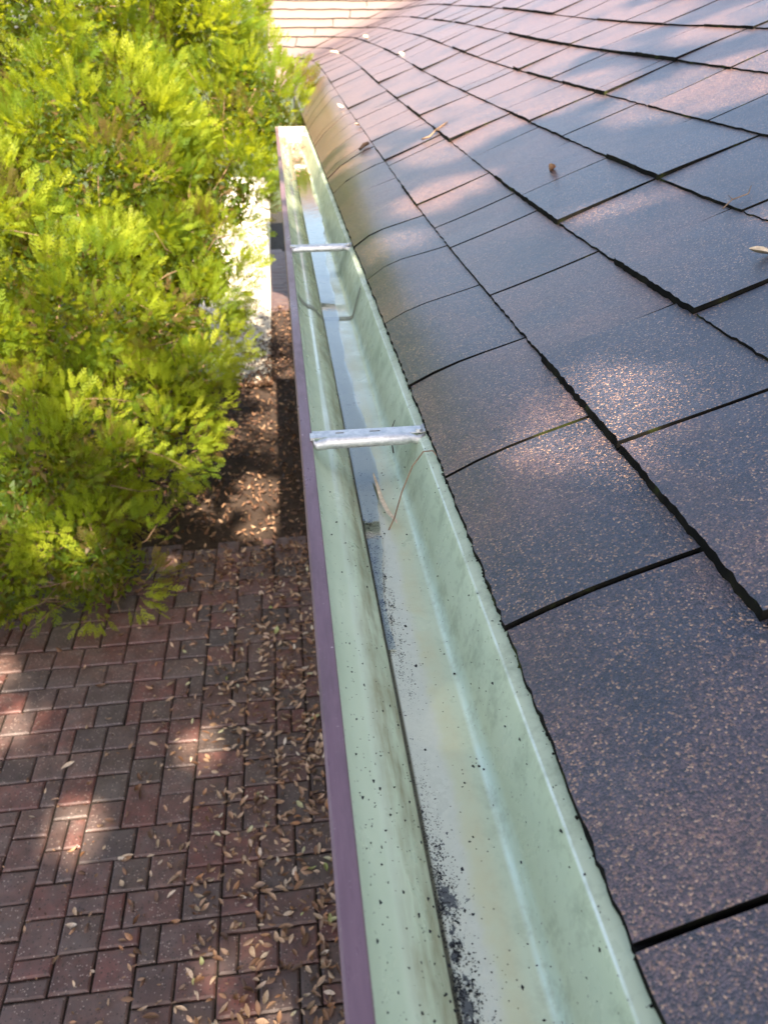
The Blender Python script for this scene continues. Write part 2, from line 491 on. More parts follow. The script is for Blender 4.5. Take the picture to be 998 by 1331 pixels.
# roof deck just under the shingles
ds = np.concatenate([np.linspace(11.5, .6, 56), np.linspace(.55, -.55, 9), np.linspace(-.7, -3.5, 8)])
ws = np.linspace(0.012, W_TOP, 26)
def clampx(P):
    P = P.copy(); P[..., 0] = np.maximum(P[..., 0], -.01); return P
G = wd_to_xyz(ws[:, None], ds[None, :] + 0*ws[:, None], -.012)
V = clampx(G).reshape(-1, 3); nd = len(ds)
F = [(i*nd+j, (i+1)*nd+j, (i+1)*nd+j+1, i*nd+j+1) for i in range(len(ws)-1) for j in range(nd-1)]
roof = mesh('roof', V, F, M['deck'], house)

def tab_mesh(w0, w1, f0, f1, thick, nu=8, nw=4, jag=.0015, eave=False):
    """one shingle tab between slot curves f0 and f1 (w -> d)"""
    us = np.linspace(0, 1, nu+1); wl = np.linspace(0, 1, nw+1)
    V = []; lowj = rng.uniform(-jag, jag, nu+1)
    curl = rng.uniform(-.0010, .0022); side = rng.uniform(-.0012, .0012)
    for i, a in enumerate(wl):
        w = w0 + (w1+.012-w0)*a
        da, db = f0(w), f1(w)
        for j, q in enumerate(us):
            ww = w + (lowj[j] if i == 0 else 0)
            off = thick*(1-a*.86) + curl*(1-a)**2*abs(2*q-1) + side*(q-.5)
            V.append(wd_to_xyz(ww, da+(db-da)*q, off))
    top = len(V)
    # skirt
    n = nu+1
    def low(idx, drop): 
        p = V[idx].copy(); p[2] -= drop; return p
    F = []; mi = []
    for i in range(nw):
        for j in range(nu):
            a = i*n+j; F.append((a, a+n, a+n+1, a+1)); mi.append(0)
    dr = .0015 if eave else .006
    b0 = len(V)
    for j in range(n): V.append(V[j].copy())
    for j in range(n): V.append(low(j, thick+dr))
    for j in range(nu): F.append((b0+j, b0+j+1, b0+n+j+1, b0+n+j)); mi.append(1)
    for col in (0, nu):
        b1 = len(V)
        for i in range(nw+1): V.append(V[i*n+col].copy())
        b2 = len(V)
        for i in range(nw+1): V.append(low(i*n+col, thick+.004))
        for i in range(nw):
            F.append((b1+i, b2+i, b2+i+1, b1+i+1) if col == 0 else (b1+i, b1+i+1, b2+i+1, b2+i)); mi.append(1)
    return clampx(np.array(V)), F, mi

GAP = .0062
GAPF = lambda yy: GAP + .0035*min(1, max(0, (yy-1.0)/2))
FIRST = {0: [-.07, .25, .57, .88, 1.19, 1.51, 1.84, 2.17, 2.70], 1: [.15, .46, .78, 1.09, 1.42, 1.80, 2.00, 2.27],
         2: [.12, .42, .72, 1.03, 1.34, 1.65, 1.93, 2.20]}
tabs = []
for k in range(15):
    w0, w1 = WK[k], WK[k+1]
    slots = []
    y = -.9 + .13*((k*5) % 3)
    yend = YV + w0 - .30
    if k in FIRST:
        slots = list(FIRST[k]); y = slots[-1] + .3
        first = slots[0]
        while first > -.9: first -= .315; slots.insert(0, first)
    while y < yend:
        slots.append(y + random.uniform(-.018, .018))
        y += .315 if random.random() > .10 else .10
    slots = [s for s in slots if s < yend-.05] + [yend]
    fns = [(lambda yy: (lambda w: w-(yy-YV)))(s) for s in slots]
    ys = list(slots)
    # B side slots at constant x
    xs = XE + w0 - .30
    fB = []
    fB = [(lambda xx: (lambda w: xx-XE-w))(xs), (lambda xx: (lambda w: xx-XE-w))(-1.2)]
    # wedge pieces round the valley
    fa, fb = fns[-1], fB[0]
    wedge = [(lambda q: (lambda w: fa(w)*(1-q)+fb(w)*q))(q) for q in (.5,)]
    allf = fns + wedge + fB; ally = ys + [yend+.15] + [YV+w0+.3*i for i in range(len(fB))]
    for j in range(len(allf)-1):
        f0, f1 = allf[j], allf[j+1]
        gapf = (lambda f, s, gg=GAPF(ally[j]): (lambda w: f(w)+s*gg/2))
        if j >= len(fns): th0 = .014
        else: th0 = 0
        th = random.choice([.005, .006, .009, .0115]) if k > 0 else random.uniform(.004, .006)
        tabs.append((k, ally[j], w0, w1, gapf(f0, -1), gapf(f1, 1), th0 or th))
# rank by nearness so the largest in the picture are separate parts
def tabsize(t):
    k, yy, w0 = t[0], t[1], t[2]
    d2 = (XE+w0)**2 + max(yy+.15, .25)**2
    vis = 1 if ((XE+w0)/max(yy+.3, .01) < .75 and yy > -.35) else .05
    return -vis/d2
tabs.sort(key=tabsize)
rest = MB()
for i, (k, yy, w0, w1, f0, f1, th) in enumerate(tabs):
    near = i < 60
    V, F, mi = tab_mesh(w0, w1, f0, f1, th, (30 if i < 12 else 14) if near else (28 if th == .014 else 5), 5 if near else (4 if k == 0 else 2), .0015 if near else (.011 if th == .014 else .001), k == 0)
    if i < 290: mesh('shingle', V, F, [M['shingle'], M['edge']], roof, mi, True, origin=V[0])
    else:
        n = len(rest.v); rest.v += [tuple(p) for p in V]; rest.f += [tuple(a+n for a in f) for f in F]; rest.m += mi
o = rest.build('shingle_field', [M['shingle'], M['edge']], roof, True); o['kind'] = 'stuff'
# ragged starter course peeping out under the first course
sb = MB()
yy = -.9; pts = []
while yy < 8.4:
    pts.append((XE - .003 + random.uniform(-.0028, .0022), yy)); yy += random.uniform(.006, .016)
n = len(pts)
V = [(x, y, ZE+.0005) for x, y in pts] + [(XE+.03, y, ZE+.0008) for x, y in pts] + [(x, y, ZE-.006) for x, y in pts]
F = [(i, n+i, n+i+1, i+1) for i in range(n-1)] + [(i, i+1, 2*n+i+1, 2*n+i) for i in range(n-1)]
sb.add(V, F); sb.build('starter_strip', M['edge'], roof)
# back slope, fascia, soffit and walls (the rest of the house)
ztop = float(wd_to_xyz(W_TOP, 4)[2]); xr = XE+W_TOP
q = MB(); q.add([(xr, -3, ztop-.2), (xr, 14, ztop), (xr+3.2, 14, ztop-1.4), (xr+3.2, -3, ztop-1.4)], [(0, 3, 2, 1)])
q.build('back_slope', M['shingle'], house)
q = MB(); q.box(.2045, .222, -3, 8.62, ZE-.19, ZE-.012); q.build('fascia', M['fascia'], house)
q = MB(); q.box(.2225, .56, -3, 8.9, ZE-.19, ZE-.175); q.build('soffit', M['fascia'], house)
q = MB(); q.box(.56, .70, -3, 9.0, 0, ZE-.1); q.box(.70, 6, 9.0, 9.12, 0, ZE-.1); q.box(.30, .44, 9.10, 13, 0, ZE-.1); q.box(.30, .70, 8.95, 9.09, 0, ZE-.1)
q.build('wall', M['wall'], house)
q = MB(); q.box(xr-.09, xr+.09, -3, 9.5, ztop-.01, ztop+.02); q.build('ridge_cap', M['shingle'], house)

# ---------------------------------------------------------------- gutter
gutter = thing('rain_gutter', 'long open rain gutter, mint green inside, with mauve front rim along the eave', 'gutter', (.1, 2.6, 2.38))
GY0, GY1 = -.75, 5.45
h = lambda v: 3.0 - v
def arc(pts, n=5):
    """Catmull-Rom through (x,z) points"""
    P = [pts[0]] + pts + [pts[-1]]; out = []
    for i in range(1, len(P)-2):
        for k in range(n):
            t = k/n; a, b, c, d = [np.array(P[i+j]) for j in (-1, 0, 1, 2)]
            out.append(tuple(.5*((2*b)+(-a+c)*t+(2*a-5*b+4*c-d)*t*t+(-a+3*b-3*c+d)*t**3)))
    out.append(tuple(pts[-1])); return out
inner = [(.0245, h(.5235)), (.0250, h(.5290))] + arc([(.0262, h(.536)), (.034, h(.556)), (.048, h(.5715)), (.058, h(.5765)), (.068, h(.5835)), (.080, h(.600)), (.0870, h(.6085))]) \
        + [(.0880, h(.6115)), (.0893, h(.6120)), (.0902, h(.6095)), (.092, h(.6090)), (.125, h(.6096)), (.154, h(.6092))] \
        + arc([(.1585, h(.6080)), (.1625, h(.602)), (.1700, h(.575)), (.1845, h(.5245))], 4) + [(.1856, h(.5222)), (.1868, h(.5224)), (.2035, h(.5155))]
g = MB(); g.extrude(inner, GY0, GY1, seg=62)
# gentle oil-canning
vv = np.array(g.v); vv[:, 2] += .0010*np.sin(vv[:, 1]*5.1)*np.exp(-((vv[:, 0]-.05)/.03)**2) + .0007*np.sin(vv[:, 1]*9+vv[:, 0]*30)
g.v = [tuple(p) for p in vv]
g.build('trough', M['gut'], gutter, True)
rim = [(.0245, h(.5290)), (.0248, h(.5215)), (.0235, h(.5200)), (.0085, h(.5198)), (.0062, h(.5215)), (.0060, h(.530)),
       (.0085, h(.548)), (.018, h(.575)), (.034, h(.592)), (.047, h(.605)), (.052, h(.627)), (.052, h(.632)), (.205, h(.632))]
g = MB(); g.extrude(rim, GY0, GY1+.002, seg=40)
g.build('front_rim', M['rim'], gutter)
# end cap
g = MB(); g.add([(x, GY1+.001, z) for x, z in inner] + [(.2035, GY1+.001, h(.632)), (.052, GY1+.001, h(.632)), (.047, GY1+.001, h(.605)), (.018, GY1+.001, h(.575)), (.006, GY1+.001, h(.53)), (.006, GY1+.001, h(.512)), (.1, GY1+.001, h(.509)), (.19, GY1+.001, h(.512))][:0], [])
cap = [(.005, h(.519)), (.190, h(.519)), (.2036, h(.520)), (.2036, h(.634)), (.050, h(.634)), (.045, h(.606)), (.016, h(.577)), (.004, h(.54))]
n = len(cap)
g = MB(); g.add([(x, GY1, z) for x, z in cap] + [(x, GY1+.003, z) for x, z in cap],
                [tuple(range(n)), tuple(range(2*n-1, n-1, -1))] + [(i, i+n, (i+1) % n+n, (i+1) % n) for i in range(n)])
g.build('end_cap', M['concrete'], gutter)
# sealed lap joint
def prof_strip(y0, y1, up, x0, x1):
    pr = [(x, z+up) for x, z in inner if x0 <= x <= x1]
    mb = MB(); mb.extrude(pr, y0, y1); return mb
prof_strip(1.86, 1.885, .0018, .03, .182).build('lap_joint', M['seal'], gutter, True)

def bracket(yc, lab):
    """hidden hanger: flat bar with slots, a deep rounded rib in front, front hook and rear tab"""
    b = thing('gutter_bracket', lab, 'gutter bracket', (.1, yc, h(.52)), 'brackets across the gutter')
    zt = h(.5165)
    bar = MB()
    # top bar with two slot recesses
    xs = [.0262, .060, .073, .112, .128, .178, .1935]
    for i in range(len(xs)-1):
        if i in (1, 3):
            bar.box(xs[i], xs[i+1], yc+.0015, yc+.0115, zt-.0016, zt); bar.box(xs[i], xs[i+1], yc+.0155, yc+.0235, zt-.0016, zt)
            bar.box(xs[i], xs[i+1], yc+.0115, yc+.0155, zt-.004, zt-.003, 1)
        else: bar.box(xs[i], xs[i+1], yc+.0015, yc+.0235, zt-.0016, zt)
    bar.box(.0262, .1935, yc+.0220, yc+.0236, zt-.009, zt-.0016)
    bar.build('bar', [M['alu'], M['dark_twig']], b)
    rib = MB()
    pts = [(.0262, zt-.0035), (.030, zt-.0075), (.041, zt-.0030), (.048, zt-.0015), (.110, zt-.0015), (.166, zt-.0015), (.172, zt-.003), (.183, zt-.0070), (.194, zt-.004)]
    V = []
    sec = [(.0020, .0004), (-.001, .0038), (-.0070, .0040), (-.0110, .0010), (-.0128, -.0055), (-.0115, -.0120), (-.004, -.0120)]
    for (x, z) in pts:
        sc = .75 if x < .04 or x > .17 else 1.0
        for (dy, dz) in sec: V.append((x, yc+dy*sc, z+dz*sc))
    ns = len(sec)
    F = [(i*ns+j, (i+1)*ns+j, (i+1)*ns+j+1, i*ns+j+1) for i in range(len(pts)-1) for j in range(ns-1)]
    F += [tuple(range(ns)), tuple((len(pts)-1)*ns+j for j in range(ns-1, -1, -1))]
    rib.add(V, F); rib.build('rib', M['alu'], b, True)
    hk = MB(); hk.box(.0252, .0275, yc-.006, yc+.0232, zt-.012, zt+.0006); hk.box(.0215, .0275, yc-.004, yc+.013, h(.5188), zt+.0022)
    hk.build('front_hook', M['alu'], b)
    tb = MB(); tb.box(.1925, .2030, yc-.0025, yc+.0232, h(.5150), h(.5135)); tb.build('rear_tab', M['alu'], b)
    sc = MB(); sc.tube([(.186, yc+.006, zt), (.186, yc+.006, zt+.004)], [.0052, .0046], 6); sc.build('screw', M['alu'], b)
    return b
bracket(1.035, 'nearer silver gutter bracket, by the curled twig, spanning rim to eave')
bracket(5.02, 'bright farthest gutter bracket, at the littered end of the gutter')
bracket(2.24, 'farther silver gutter bracket beside the pale sealed joint')

# water lying in the gutter
water = MB()
ys = np.arange(.66, GY1, .012)
V = []; F = []
zw = h(.6058)
for i, y in enumerate(ys):
    g = sstep((y-.66)/.5)
    xr_ = .095 + .028*g + .005*g*math.sin(y*6.3+1) + .002*math.sin(y*31) + .0016*random.random() + .026*sstep((y-2.1)/.8)
    V += [(.0895, y, zw), (.0895+.33*(xr_-.0895), y, zw), (.0895+.67*(xr_-.0895), y, zw), (xr_, y, zw)]
for i in range(len(ys)-1):
    for j in range(3): F.append((i*4+j, i*4+j+1, i*4+j+5, i*4+j+4))
o = mesh('water', V, F, M['water'], None, None, True)
tag(o, kind='structure')

# grit in the gutter
def chips(n, fx, fy, fz, size, mat_, name, label, flat=.5):
    V = np.zeros((n*5, 3)); Q = []
    for i in range(n):
        x = fx(); y = fy(x); z = fz(x); s = size()
        a = random.uniform(0, 6.28); e = random.uniform(.5, 1.6)
        for c in range(4):
            t = a + c*math.pi/2 + random.uniform(-.4, .4); r = s*random.uniform(.6, 1.1)
            V[i*5+c] = (x+r*math.cos(t), y+r*math.sin(t)*e, z)
        V[i*5+4] = (x, y, z+s*flat)
        for c in range(4): Q.append((i*5+c, i*5+(c+1) % 4, i*5+4))
    o = bigmesh(name, V, np.array(Q), mat_, None, nv=3)
    return tag(o, label, None, None, 'stuff')
ix = np.array([p[0] for p in inner]); iz = np.array([p[1] for p in inner])
zin = lambda x: float(np.interp(x, ix, iz)) + .0003
def clump_y(x):
    while True:
        y = .16 + random.random()**1.7*.8 + (random.random() < .10)*random.random()*.6
        k = .5+.5*math.sin(y*61+x*300)*math.sin(y*143-x*170+1.3)
        if random.random() < .12 + k**2.2: return y
chips(11000, lambda: .0890 + abs(random.gauss(0, .0085)) + (random.random() < .25)*random.random()*.012, clump_y, zin,
      lambda: random.choice([.0002, .00028, .0004, .0006, .0009]), M['grit'], 'grit', 'black shingle grit lying along the gutter floor')
chips(620, lambda: random.uniform(.03, .198), lambda x: .15 + random.random()**1.7*1.1, zin,
      lambda: random.choice([.0004, .0006, .0008, .0011, .0020]), M['grit'], 'grit', 'scattered black specks on the green gutter walls')
chips(190, lambda: random.uniform(.033, .088), lambda x: .15 + random.random()**1.4*.5, zin,
      lambda: random.choice([.0006, .0009, .0013, .0019]), M['grit'], 'grit', 'larger black crumbs stuck to the near front face of the gutter', .35)
chips(700, lambda: XE - .003 + random.gauss(0, .002), lambda x: random.uniform(.1, 3), lambda x: h(.5135) + .0,
      lambda: random.choice([.0012, .0018, .0024]), M['edge'], 'grit', 'dark crumbs caught along the ragged eave edge', .8)
# pale soggy litter near the far end of the gutter
chips(500, lambda: random.uniform(.03, .17), lambda x: 5.4 - abs(random.gauss(0, .55)), lambda x: zin(x)+.004,
      lambda: random.choice([.003, .005, .009]), M['twig'], 'gutter_litter', 'pale dry litter washed to the far end of the gutter')

# ---------------------------------------------------------------- ground
soil = mesh('ground', [(-400, -400, -.03), (400, -400, -.03), (400, 400, -.03), (-400, 400, -.03)], [(0, 1, 2, 3)], M['lawn'])
tag(soil, kind='structure')
bed = mesh('planting_bed', [(-6, 4.35, -.012), (.56, 4.35, -.012), (.56, 9.6, -.012), (-6, 9.6, -.012)], [(0, 1, 2, 3)], M['soil'])
tag(bed, kind='structure')
paving = mesh('paving', [(-7, -2, -.016), (.56, -2, -.016), (.56, 4.36, -.016), (-7, 4.36, -.016)], [(0, 1, 2, 3)], M['joint'])
tag(paving, kind='structure')
slab = mesh('path', [(-1.1, 7.3, .02), (-.2, 7.3, .02), (-.2, 20, .02), (-1.1, 20, .02), (-1.1, 7.3, -.03), (-.2, 7.3, -.03), (-.2, 20, -.03)], [(0, 1, 2, 3), (4, 5, 1, 0), (5, 6, 2, 1)], M['concrete'])
tag(slab, kind='structure')
path = mesh('pavement', [(-.19, 9.6, -.016), (.55, 9.6, -.016), (.55, 16, -.016), (-.19, 16, -.016)], [(0, 1, 2, 3)], M['joint'])
tag(path, kind='structure')

U = .0770
def tiles(nx, ny, r):
    occ = np.zeros((ny+3, nx+3), bool); out = []
    kinds = [(2, 2)]*14 + [(3, 2)]*6 + [(2, 3)]*1 + [(1, 2)]*3 + [(2, 1)]*3
    for j in range(ny):
        for i in range(nx):
            if occ[j, i]: continue
            r.shuffle(kinds)
            for (a, b) in kinds + [(1, 1)]:
                if i+a > nx+2 or j+b > ny+2 or occ[j:j+b, i:i+a].any(): continue
                # avoid leaving a one-cell sliver
                if i+a < nx and not occ[j, i+a] and occ[j, min(i+a+1, nx+2)] and (a, b) not in [(1, 1), (1, 2)]: continue
                occ[j:j+b, i:i+a] = True; out.append((i, j, a, b)); break
    return out
def paver_geo(x0, y0, x1, y1, r, bev=.008):
    g = .0036; dz = [r.uniform(-.0025, .0025) for _ in range(4)]; b = r.uniform(-.002, .002)
    j = lambda: r.uniform(-.0020, .0020)
    O = [(x0+g+j(), y0+g+j()), (x1-g+j(), y0+g+j()), (x1-g+j(), y1-g+j()), (x0+g+j(), y1-g+j())]
    cxm, cym = (x0+x1)/2, (y0+y1)/2
    I = [(x+(bev if x < cxm else -bev), y+(bev if y < cym else -bev)) for x, y in O]
    V = [(x, y, -.03) for x, y in O] + [(x, y, b+d-.006) for (x, y), d in zip(O, dz)] + [(x, y, b+d) for (x, y), d in zip(I, dz)] 
    V.append((cxm, cym, b + .001))
    F = [(i, (i+1) % 4, 4+(i+1) % 4, 4+i) for i in range(4)] + [(4+i, 4+(i+1) % 4, 8+(i+1) % 4, 8+i) for i in range(4)] + [(8+i, 8+(i+1) % 4, 12) for i in range(4)]
    return V, F
r1 = random.Random(11)
px0, py0 = -4.2, .35
tl = []
for (i, j, a, b) in tiles(64, 53, r1):
    x0, y0 = px0+i*U, py0+j*U; x1, y1 = x0+a*U, y0+b*U
    tl.append((x0, y0, x1, y1))
def insight(t):
    x, y = (t[0]+t[2])/2, (t[1]+t[3])/2
    ok = (x > -.46*y-.42) and x < .10 and 1.33 < y < 4.3
    return (0 if ok else 1, x*x+y*y)
tl.sort(key=insight)
nin = sum(1 for t in tl if insight(t)[0] == 0)
joined = MB()
for n_, t in enumerate(tl):
    V, F = paver_geo(*t, r1)
    if n_ < min(290, nin): mesh('paver', V, F, M['paver'], paving, origin=((t[0]+t[2])/2, (t[1]+t[3])/2, 0))
    else: joined.add(V, F)
o = joined.build('paver_field', M['paver'], paving); o['kind'] = 'stuff'
far = MB()
for (i, j, a, b) in tiles(6, 40, r1):
    V, F = paver_geo(-.17+i*U, 9.65+j*U, -2.6+(i+a)*U, 9.65+(j+b)*U, r1); far.add(V, F)
o = far.build('paver_field', M['paver'], path); o['kind'] = 'stuff'

# ---------------------------------------------------------------- leaves
def leaf_shape(L, W, curl, bend, tip=1.0):
    pr = [(-.5, .05), (-.3, .62), (-.05, 1.0), (.22, .82), (.42, .35), (.5, .03)]
    V = []
    for (t, w) in pr:
        zc = bend*(t*t*4)*L
        V += [(-w*W/2, t*L, zc+curl*w*W), (0, t*L*1.0, zc), (w*W/2, t*L, zc+curl*w*W*.8)]
    F = []
    for i in range(len(pr)-1):
        for s in (0, 1):
            a = i*3+s; F.append((a, a+1, a+4, a+3))
    return V, F
leaf_me = []
for k in range(7):
    V, F = leaf_shape(random.uniform(.036, .054), random.uniform(.015, .023), random.uniform(-.1, .8), random.uniform(-.15, .35))
    me = bpy.data.meshes.new('fallen_leaf'); me.from_pydata(V, [], F); me.materials.append(M['leaf'])
    me.polygons.foreach_set('use_smooth', [True]*len(F)); leaf_me.append(me)
def leaf_xy(r):
    while True:
        x = -1.6 + 1.65*r.random()**.62; y = r.uniform(1.38, 4.3)
        dens = .16 + .84*max(0, min(1, (x+.95)/.75)) * (1 if y < 3.2 else .55)
        if x > -.46*y-.42 and r.random() < dens: return x, y
r2 = random.Random(5)
for k in range(285):
    x, y = leaf_xy(r2)
    o = bpy.data.objects.new('fallen_leaf', leaf_me[k % 7]); COL.objects.link(o)
    o.location = (x, y, .006 + r2.random()*.006)
    o.rotation_euler = (r2.gauss(0, .22) + (math.pi if r2.random() < .3 else 0), r2.gauss(0, .25), r2.uniform(0, 6.28))
    s = r2.uniform(.6, 1.35); o.scale = (s*r2.uniform(.6, 1.15), s, s)
    tag(o, 'small dry oval leaf fallen on the brick paving below the gutter', 'leaf', 'dry leaves scattered on the brick paving')

def scatter(name, n, xy, zf, tri_leaf, mat_, label, size, tilt=.35, r=None):
    base = [np.array(leaf_shape(.035, .014, c, b)[0]) for c, b in ((.2, .1), (.5, .0), (.3, .25))]
    LF = np.array(leaf_shape(.035, .014, .1, .1)[1])
    Vs = []; Qs = []; T = []
    for i in range(n):
        x, y = xy(r); s = size*r.uniform(.6, 1.25)
        R = Matrix.Rotation(r.uniform(0, 6.28), 3, 'Z') @ Matrix.Rotation(r.gauss(0, tilt) + (math.pi if r.random() < .3 else 0), 3, 'X') @ Matrix.Rotation(r.gauss(0, tilt), 3, 'Y')
        b = base[i % 3]*s @ np.array(R).T
        b = b + np.array([x, y, zf(r)]); Vs.append(b); Qs.append(LF+i*18); T.append(np.full(18, r.random()))
    o = bigmesh(name, np.concatenate(Vs), np.concatenate(Qs), mat_, None, True, np.concatenate(T))
    return tag(o, label, None, None, 'stuff')
def strip_xy(r):
    while True:
        x = .12 - abs(r.gauss(0, .42)); y = r.uniform(1.2, 4.4)
        if x > -1.7: return x, y
scatter('leaf_litter', 1450, strip_xy, lambda r: .004+r.random()*.012, 0, M['litter'], 'drift of small dry leaves on the paving under the gutter', 1.15, .3, r2)
scatter('leaf_litter', 1100, lambda r: (-3 + 3.1*r.random(), r.uniform(.9, 4.3)), lambda r: .004+r.random()*.004, 0, M['mulch'], 'dark leaf fragments in the paving joints', .45, .3, r2)
scatter('leaf_litter', 9000, lambda r: (.5 - 3.2*r.random()**1.3, r.uniform(3.95, 9.8)), lambda r: -.004+r.random()*.035, 0, M['mulch'], 'brown leaf litter covering the planting bed under the cedar', 1.25, .5, r2)

scatter('leaf_litter', 1500, lambda r: (-.2 - 2.2*r.random()**1.5, 7.2 + 1.3*r.random()**2.6), lambda r: .022+r.random()*.02, 0, M['mulch'], 'brown leaves blown over the near edge of the pale path', 1.4, .5, r2)
# leaves and twigs lying on the roof
def roof_z(x, y):
    s, t = x-XE, y-YV; hh = max(KB-abs(s-t), 0)/KB
    w = max(s, t)+hh*hh*KB*.25
    return float(wd_to_xyz(w, s-t, 0)[2])
def roof_leaf(x, y, rot, s, label, tx=0.0, col=None, zoff=.012):
    me = leaf_me[int(abs(x*y*100)) % 7]
    if col:
        me = me.copy(); me.materials[0] = col
    o = bpy.data.objects.new('fallen_leaf', me); COL.objects.link(o)
    o.location = (x, y, roof_z(x, y)+zoff); o.rotation_euler = (tx, -.39, rot); o.scale = (s, s, s)
    tag(o, label, 'leaf', 'dead leaves lying on the shingle roof')
M['tan_leaf'] = simple('tan_leaf', (.55, .30, .18), .5, .4, nscale=90, namt=.3)
M['pale_leaf'] = simple('pale_leaf', (.62, .50, .36), .5, .4, nscale=90, namt=.3)
ROOFLEAVES = [
 (0.6745, 2.01, 2.7, 1.05, 'upright tan oval leaf on the fourth shingle course above the gutter', .55, 'tan_leaf'),
 (0.7140, 1.11, 1.2, .8, 'pinkish dead leaf at the right edge of the photo on the third course', .15, 'pale_leaf'),
 (0.352, 4.55, .8, 1.0, 'pale curled leaf on the far lit shingles near the gutter end', .4, 'pale_leaf'),
 (0.370, 3.85, 2.2, .8, 'small cream leaf beside the dark debris crumb on the eave shingles', .3, 'pale_leaf'),
 (0.560, 7.6, 1.4, 2.0, 'cream leaf near the valley, nearest the cedar', .3, 'pale_leaf'),
 (0.800, 7.4, .3, 1.8, 'cream leaf near the valley, farther right than its neighbour', .3, 'pale_leaf'),
 (0.800, 5.4, .3, 1.3, 'lone pale leaf on the rust coloured middle of the far roof', .4, 'pale_leaf'),
]
for (x, y, rot, s, lab, tx, cm) in ROOFLEAVES: roof_leaf(x, y, rot, s, lab, tx, M[cm])
def twig(name, pts, r, label, cat, m_='twig', forks=()):
    mb = MB(); mb.tube(pts, [r]*(len(pts)-1)+[r*.5], 5)
    for f_ in forks: mb.tube(f_, [r*.7]*(len(f_)-1)+[r*.3], 5)
    o = mb.build(name, M[m_], None, True, origin=pts[0])
    return tag(o, label, cat)
def on_roof(L, up=.012): return [(x, y, roof_z(x, y)+up) for x, y in L]
twig('twig', on_roof([(.60, .785), (.612, .77), (.620, .752), (.632, .735)], .013), .0013, 'short dark twig on the second shingle course near the right edge', 'twig', 'dark_twig')
twig('twig', on_roof([(.765, 1.33), (.79, 1.35), (.815, 1.345), (.835, 1.375)], .013), .0012, 'thin pale forked twig on the third shingle course', 'twig', 'twig', [on_roof([(.79, 1.35), (.795, 1.375)], .014)])
twig('twig', on_roof([(.30, .235), (.308, .225), (.312, .213), (.322, .208)], .012), .0011, 'tiny straw coloured twig on the lowest near shingle', 'twig')
twig('twig', on_roof([(.52, 3.0), (.545, 2.98), (.575, 3.03), (.60, 3.05), (.625, 3.07)], .014), .0035, 'pale crooked twig lying across the second course line', 'twig', 'twig', [on_roof([(.575, 3.03), (.58, 2.99)], .016)])
cr = MB(); cr.tube(on_roof([(.33, 3.33), (.35, 3.36), (.37, 3.36)], .014), [.006, .009, .006], 6); o = cr.build('debris_crumb', M['dark_twig'], None, origin=(.34, 3.35, roof_z(.34, 3.35)))
tag(o, 'dark crumb of bark sitting on the eave shingles', 'bark')

# curled twig and strap leaf at the near bracket
twig('curled_twig', [(.122, .900, h(.600)), (.132, .915, h(.590)), (.147, .945, h(.565)), (.165, .965, h(.535)), (.182, .975, h(.518)), (.194, .965, h(.512)), (.198, .945, h(.513))], .0011,
     'thin curled dry twig leaning from gutter floor to eave below the near bracket', 'twig', 'twig')
mb = MB()
cl = [(.118, 1.060, .5965), (.121, 1.02, .600), (.122, .985, .600), (.127, .945, .598), (.136, .915, .598)]
V = []
for i, (x, y, hh) in enumerate(cl):
    wd = [.001, .0026, .003, .0024, .0006][i]
    V += [(x-wd, y-.003, h(hh)), (x, y, h(hh+.0015)), (x+wd, y+.003, h(hh-.001))]
mb.add(V, [(i*3+s, i*3+s+1, i*3+s+4, i*3+s+3) for i in range(4) for s in (0, 1)])
o = mb.build('strap_leaf', M['pale_leaf'], None, True, origin=(.122, .985, h(.6)))
tag(o, 'narrow curved yellowish leaf on the wet gutter floor under the near bracket', 'leaf')
twig('stem', [(.150, 1.055, h(.560)), (.147, 1.075, h(.535)), (.158, 1.10, h(.525))], .0011, 'short dark stem poking up behind the near bracket', 'stem', 'dark_twig')

# ---------------------------------------------------------------- cedar
def spray_proto(seed):
    r = random.Random(seed); Q = []
    def blade(p, ang, L, W):
        c, s = math.cos(ang), math.sin(ang)
        t = lambda a, b, z=0: (p[0]+a*c-b*s, p[1]+a*s+b*c, z + p[2])
        Q.append([t(0, -W*.55), t(L, 0, -.06*L), t(L*.12, W*.55, .02*L)])
    n = 4
    bend = r.uniform(-.25, .25)
    pts = []; a = math.pi/2; p = (0, 0, 0)
    for i in range(n+1):
        pts.append((p, a)); st = 1.0/n
        p = (p[0]+st*math.cos(a), p[1]+st*math.sin(a), p[2]-.035*(i/n)**1.2); a += bend/n
    for i, (q, a) in enumerate(pts):
        if i < n: blade(q, a, .28, .055)
        if i == 0: continue
        for sgn in (1, -1):
            L = (.40*math.sin(math.pi*min(1, (i+1.2)/(n+1.6)))**.8 + .05)*r.uniform(.8, 1.1)
            ang = a + sgn*r.uniform(.55, .8)
            blade(q, ang, L, .062)
            for k2, fr in enumerate((.3, .6)):
                q2 = (q[0]+L*fr*math.cos(ang), q[1]+L*fr*math.sin(ang), q[2])
                blade(q2, ang-sgn*.55, L*.55*(1-.2*k2), .056)
                if k2 < 0: pass
    return np.array(Q)            # (nq,4,3)
protos = [spray_proto(s) for s in range(5)]
def rotm(yv, zv):
    """local y -> yv, local z ~ zv"""
    y = yv/np.linalg.norm(yv); x = np.cross(y, zv); x /= np.linalg.norm(x)+1e-9; z = np.cross(x, y)
    return np.stack([x, y, z], 1)
